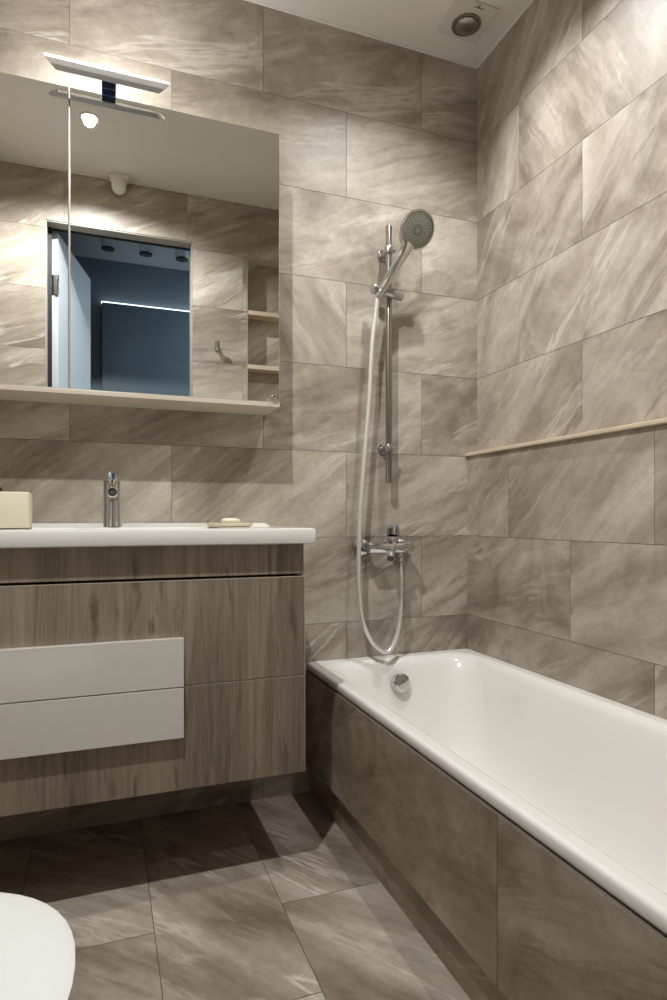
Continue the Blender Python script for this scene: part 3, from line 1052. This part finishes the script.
L_h = (hc - h0).length
stations = [(0.0, 0.0115, 0.0115, 0), (0.01, 0.0140, 0.0140, 0), (0.05, 0.0160, 0.0150, 0), (0.10, 0.0172, 0.0150, 0.0), (0.135, 0.0190, 0.0140, 0.0),
            (L_h - 0.060, 0.024, 0.0115, -0.004), (L_h - 0.048, 0.034, 0.011, -0.006)]
loft(bm, [sec(h0 + ax * s - fn * (-off), ax, w, d) for s, w, d, off in stations])
finish('handle', bm, M['chrome'], parent=hs, smooth=True, angle=60)


def egg(scale, off, nn=48):
    pts = []
    for k in range(nn):
        t = 2 * math.pi * k / nn
        c, s = math.cos(t), math.sin(t)
        w = 0.0625 * (1 + 0.03 * c)
        pts.append(hc + eax * (0.070 * c * scale) + ewv * (w * s * scale) + fn * off)
    return pts


bm = bmesh.new()
loft(bm, [egg(0.45, -0.030), egg(0.75, -0.0265), egg(0.93, -0.018), egg(1.0, -0.008), egg(1.005, 0.001), egg(0.975, 0.0045), egg(0.905, 0.0035), egg(0.90, -0.002)][::1])
bmesh.ops.recalc_face_normals(bm, faces=bm.faces)
finish('head', bm, M['chrome'], parent=hs, smooth=True, angle=50)
bm = bmesh.new()
loft(bm, [egg(0.898, -0.0015), egg(0.895, 0.0010), egg(0.86, 0.0022), egg(0.5, 0.0040), egg(0.1, 0.0045)])
bmesh.ops.recalc_face_normals(bm, faces=bm.faces)
finish('spray_face', bm, M['nozzle_face'], parent=hs, smooth=True, angle=60)
bm = bmesh.new()
for rr_, cnt in ((0.14, 8), (0.29, 16), (0.42, 14), (0.54, 20), (0.67, 24), (0.79, 28)):
    for k in range(cnt):
        t = 2 * math.pi * (k + 0.5 * (rr_ > 0.5)) / cnt
        c, s = math.cos(t), math.sin(t)
        p = hc + eax * (0.068 * c * rr_) + ewv * (0.0580 * (1 + 0.06 * c) * s * rr_) + fn * (0.0042 - 0.0018 * rr_)
        cyl(bm, p - fn * 0.001, p + fn * 0.0016, 0.0017 if rr_ > 0.2 else 0.0013, n=8)
# ring round the centre jets
ring_pts = [hc + (ax * math.cos(2 * math.pi * k / 32) + wv * math.sin(2 * math.pi * k / 32)) * 0.0135 + fn * 0.0042 for k in range(33)]
tube(bm, ring_pts, 0.0011, n=8)
finish('nozzles', bm, M['dark_rubber'], parent=hs, smooth=True)
bm = bmesh.new()
cyl(bm, h0 - ax * 0.030, h0 + ax * 0.001, 0.0105, n=22, prof=[(0, 0.0085), (0.003, 0.0100), (0.024, 0.0115), (0.031, 0.0105)])
finish('hose_nut', bm, M['chrome'], parent=hs, smooth=True)

# bath mixer
MXX0, MXX1, MXY, MXZ = -0.492, -0.326, -0.068, 0.840
mixr = thing('bath_mixer', 'chrome wall-mounted bath and shower mixer above the tub end', 'mixer tap', (0, 0, 0))
bm = bmesh.new()
cyl(bm, (MXX0 + 0.004, MXY, MXZ), (MXX1 - 0.004, MXY, MXZ), 0.021, n=32, bev=0.004,)
finish('body', bm, M['chrome'], parent=mixr, smooth=True)
for x, zz in ((MXX0 + 0.008, MXZ), (MXX1 - 0.004, MXZ)):
    bm = bmesh.new()
    cyl(bm, (x, -0.0005, zz), (x, -0.030, zz), 0.034, n=36, prof=[(0, 0.0345), (0.004, 0.0345), (0.014, 0.030), (0.022, 0.022), (0.0245, 0.016)])
    finish('rosette', bm, M['chrome'], parent=mixr, smooth=True)
    bm = bmesh.new()
    cyl(bm, (x, -0.022, zz), (x, MXY + 0.006, zz), 0.0165, n=6)
    finish('union_nut', bm, M['chrome'], parent=mixr)
bm = bmesh.new()
cyl(bm, (MXX1 - 0.014, MXY, MXZ), (MXX1 + 0.006, MXY, MXZ), 0.0225, n=32, bev=0.003)
kd = Vector((-0.25, -0.97, 0.05)).normalized()
kp = Vector((MXX1 - 0.004, MXY, MXZ)) + kd * 0.012
cyl(bm, kp, kp + kd * 0.022, 0.0165, n=30, prof=[(0, 0.0150), (0.005, 0.0165), (0.016, 0.0165), (0.020, 0.014), (0.020, 0.009), (0.014, 0.007)])
finish('diverter_knob', bm, M['chrome'], parent=mixr, smooth=True)
SX = -0.392
bm = bmesh.new()
cyl(bm, (SX, MXY, MXZ + 0.012), (SX, MXY, MXZ + 0.040), 0.0205, n=30, bev=0.003)
finish('cartridge', bm, M['chrome'], parent=mixr, smooth=True)
# lever and spout are swivelled a little towards the vanity
sw = Matrix.Translation((SX, MXY, MXZ)) @ Matrix.Rotation(R(-25.5), 4, 'Z')
bm = bmesh.new()
rg = []
for y, z, hw, hh in ((0.020, 0.052, 0.017, 0.014), (0.0, 0.054, 0.0242, 0.018), (-0.022, 0.060, 0.0236, 0.014), (-0.055, 0.069, 0.0212, 0.0065), (-0.090, 0.075, 0.0195, 0.0050), (-0.098, 0.076, 0.0125, 0.003)):
    rg.append([sw @ Vector((hw * math.copysign(abs(math.cos(q)) ** 0.5, math.cos(q)), y, z + hh * math.copysign(abs(math.sin(q)) ** 0.5, math.sin(q)))) for q in [2 * math.pi * k / 24 for k in range(24)]])
loft(bm, rg)
bmesh.ops.recalc_face_normals(bm, faces=bm.faces)
finish('lever', bm, M['chrome'], parent=mixr, smooth=True)
bm = bmesh.new()
pth = [sw @ Vector(p) for p in catmull([(-0.004, -0.010, -0.008), (-0.006, -0.05, -0.012), (-0.008, -0.095, -0.016), (-0.008, -0.112, -0.030)], 8)]
tube(bm, pth, lambda t: 0.0150 - 0.002 * t, n=22)
finish('spout', bm, M['chrome'], parent=mixr, smooth=True)
bm = bmesh.new()
sdir = (pth[-1] - pth[-3]).normalized()
cyl(bm, pth[-1] - sdir * 0.001, pth[-1] + sdir * 0.003, 0.0122, n=22, bev=0.001)
finish('aerator', bm, M['dark_rubber'], parent=mixr, smooth=True)
bm = bmesh.new()
cyl(bm, (-0.361, MXY, MXZ - 0.018), (-0.361, MXY, MXZ - 0.046), 0.0105, n=22, bev=0.002)
finish('hose_outlet', bm, M['chrome'], parent=mixr, smooth=True)

# hose
he = h0 - ax * 0.028
hp = [(-0.361, -0.068, 0.796), (-0.361, -0.070, 0.655), (-0.367, -0.072, 0.585), (-0.384, -0.076, 0.523), (-0.417, -0.082, 0.4785), (-0.459, -0.082, 0.497),
      (-0.492, -0.080, 0.542), (-0.516, -0.078, 0.611), (-0.523, -0.075, 0.697), (-0.524, -0.073, 0.800), (-0.518, -0.071, 0.937), (-0.509, -0.070, 1.058),
      (-0.499, -0.070, 1.179), (-0.485, -0.072, 1.352), (-0.476, -0.078, 1.541), (-0.466, -0.084, 1.640), tuple(he)]
bm = bmesh.new()
path = catmull(hp, 14)
tube(bm, path, 0.0077, n=14)
ho = finish('shower_hose', bm, M['hose_metal'], smooth=True, angle=80)
tag(ho, 'silver flexible shower hose looping down from the hand shower to the bath mixer', 'shower hose')
bm = bmesh.new()
cyl(bm, (-0.361, -0.068, 0.790), (-0.361, -0.068, 0.768), 0.0098, n=20, prof=[(0, 0.0110), (0.016, 0.0108), (0.022, 0.0090)])
finish('end_nut', bm, M['chrome'], parent=ho, smooth=True)

# ------------------------------------------------------------------ extractor fan in the ceiling
fan = thing('extractor_fan', 'square white ceiling extractor fan with round grey centre', 'extractor fan', (-0.166, -0.188, CEIL))
bm = bmesh.new()
box(bm, -0.079, 0.079, -0.079, 0.079, -0.010, -0.0003, 0.003, 2)
finish('cover', bm, M['fan_white'], parent=fan)
bm = bmesh.new()
n = 40
prof = [(0.050, -0.0095), (0.050, -0.0150), (0.0465, -0.0160), (0.045, -0.013)]
loft(bm, [[(0.003 + r * math.cos(-2 * math.pi * k / n), 0.010 + r * math.sin(-2 * math.pi * k / n), z) for k in range(n)] for r, z in prof], cap0=False, cap1=True)
finish('bezel_ring', bm, M['fan_dark'], parent=fan, smooth=True)
bm = bmesh.new()
prof = [(0.040, -0.0132), (0.0385, -0.0175), (0.030, -0.0215), (0.015, -0.0235), (0.002, -0.024)]
loft(bm, [[(0.003 + r * math.cos(-2 * math.pi * k / n), 0.010 + r * math.sin(-2 * math.pi * k / n), z) for k in range(n)] for r, z in prof], cap0=False, cap1=True)
finish('centre_cap', bm, M['satin_chrome'], parent=fan, smooth=True)
bm = bmesh.new()
box(bm, -0.012, 0.024, -0.066, -0.063, -0.0108, -0.0098)
box(bm, 0.000, 0.004, -0.0795, -0.066, -0.0135, -0.0098, 0.0008, 1)
finish('pull_tab', bm, M['fan_dark'], parent=fan)

# motion sensor on the ceiling edge by the doorway wall
ms = thing('motion_sensor', 'small white domed sensor below the ceiling above the doorway, seen in the mirror', 'sensor', (-1.270, YW, CEIL))
bm = bmesh.new()
box(bm, -0.045, 0.045, 0.012, 0.075, -0.022, -0.0005, 0.004, 2)
finish('mount', bm, M['sensor_white'], parent=ms)
bm = bmesh.new()
cyl(bm, (0, 0.044, -0.020), (0, 0.044, -0.092), 0.036, n=30, prof=[(0, 0.030), (0.006, 0.036), (0.036, 0.036), (0.054, 0.031), (0.066, 0.019), (0.072, 0.004)])
finish('dome', bm, M['sensor_white'], parent=ms, smooth=True)

# robe hook on the doorway wall
rh = thing('robe_hook', 'small chrome robe hook on the tiles beside the doorway, seen in the mirror', 'hook', (-0.768, YW, 1.872))
bm = bmesh.new()
box(bm, -0.010, 0.010, 0.0003, 0.006, -0.030, 0.030, 0.004, 2)
finish('plate', bm, M['satin_chrome'], parent=rh)
bm = bmesh.new()
tube(bm, catmull([(0, 0.004, 0.0), (0, 0.022, -0.008), (0, 0.038, -0.008), (0, 0.046, 0.008)], 6), 0.0055, n=14)
cyl(bm, (0, 0.045, 0.004), (0, 0.048, 0.016), 0.008, n=16, bev=0.002)
tube(bm, catmull([(0, 0.004, -0.012), (0, 0.016, -0.030), (0, 0.026, -0.030), (0, 0.031, -0.020)], 6), 0.0045, n=14)
finish('hook_arm', bm, M['satin_chrome'], parent=rh, smooth=True)

# ------------------------------------------------------------------ toilet at the left wall
TY = -1.264
tl = thing('toilet', 'white back-to-wall toilet with closed rounded lid at the lower left', 'toilet', (0, 0, 0))


def dshape(x0, x1, hw, z, nn=24, p=2.25):
    """D outline: straight back at x0, rounded front reaching x1"""
    xm = x1 - hw * 1.05
    pts = []
    for k in range(nn + 1):
        a = R(-90 + 180 * k / nn)
        c, s = math.cos(a), math.sin(a)
        pts.append((xm + (x1 - xm) * abs(c) ** (2 / p), TY + hw * math.copysign(abs(s) ** (2 / p), s), z))
    pts += [(x0 + 0.02, TY + hw * 0.98, z), (x0, TY + hw * 0.9, z), (x0, TY - hw * 0.9, z), (x0 + 0.02, TY - hw * 0.98, z)]
    return pts


TB = XL + 0.002
bm = bmesh.new()
loft(bm, [dshape(TB, -1.62, 0.120, 0.0005), dshape(TB, -1.60, 0.125, 0.02), dshape(TB, -1.58, 0.130, 0.12), dshape(TB, -1.53, 0.150, 0.22), dshape(TB, -1.455, 0.178, 0.31),
          dshape(TB, -1.405, 0.190, 0.365), dshape(TB, -1.398, 0.192, 0.392), dshape(TB, -1.404, 0.188, 0.398), dshape(TB + 0.1, -1.45, 0.14, 0.398)])
finish('bowl', bm, M['ceramic'], parent=tl, smooth=True, angle=60)
bm = bmesh.new()
loft(bm, [dshape(TB + 0.06, -1.398, 0.188, 0.3995), dshape(TB + 0.056, -1.390, 0.194, 0.403), dshape(TB + 0.056, -1.389, 0.195, 0.411), dshape(TB + 0.06, -1.393, 0.192, 0.4145)])
finish('seat', bm, M['lid_plastic'], parent=tl, smooth=True, angle=60)
bm = bmesh.new()
loft(bm, [dshape(TB + 0.06, -1.386, 0.197, 0.4160), dshape(TB + 0.054, -1.3790, 0.2045, 0.4185), dshape(TB + 0.053, -1.3775, 0.206, 0.426), dshape(TB + 0.056, -1.3775, 0.206, 0.4325),
          dshape(TB + 0.066, -1.385, 0.199, 0.4360), dshape(TB + 0.10, -1.425, 0.165, 0.4385), dshape(TB + 0.2, -1.52, 0.09, 0.4395)])
finish('lid', bm, M['lid_plastic'], parent=tl, smooth=True, angle=60)
bm = bmesh.new()
cyl(bm, (TB + 0.035, TY - 0.09, 0.410), (TB + 0.035, TY + 0.09, 0.410), 0.012, n=20, bev=0.002)
finish('hinge', bm, M['chrome'], parent=tl, smooth=True)
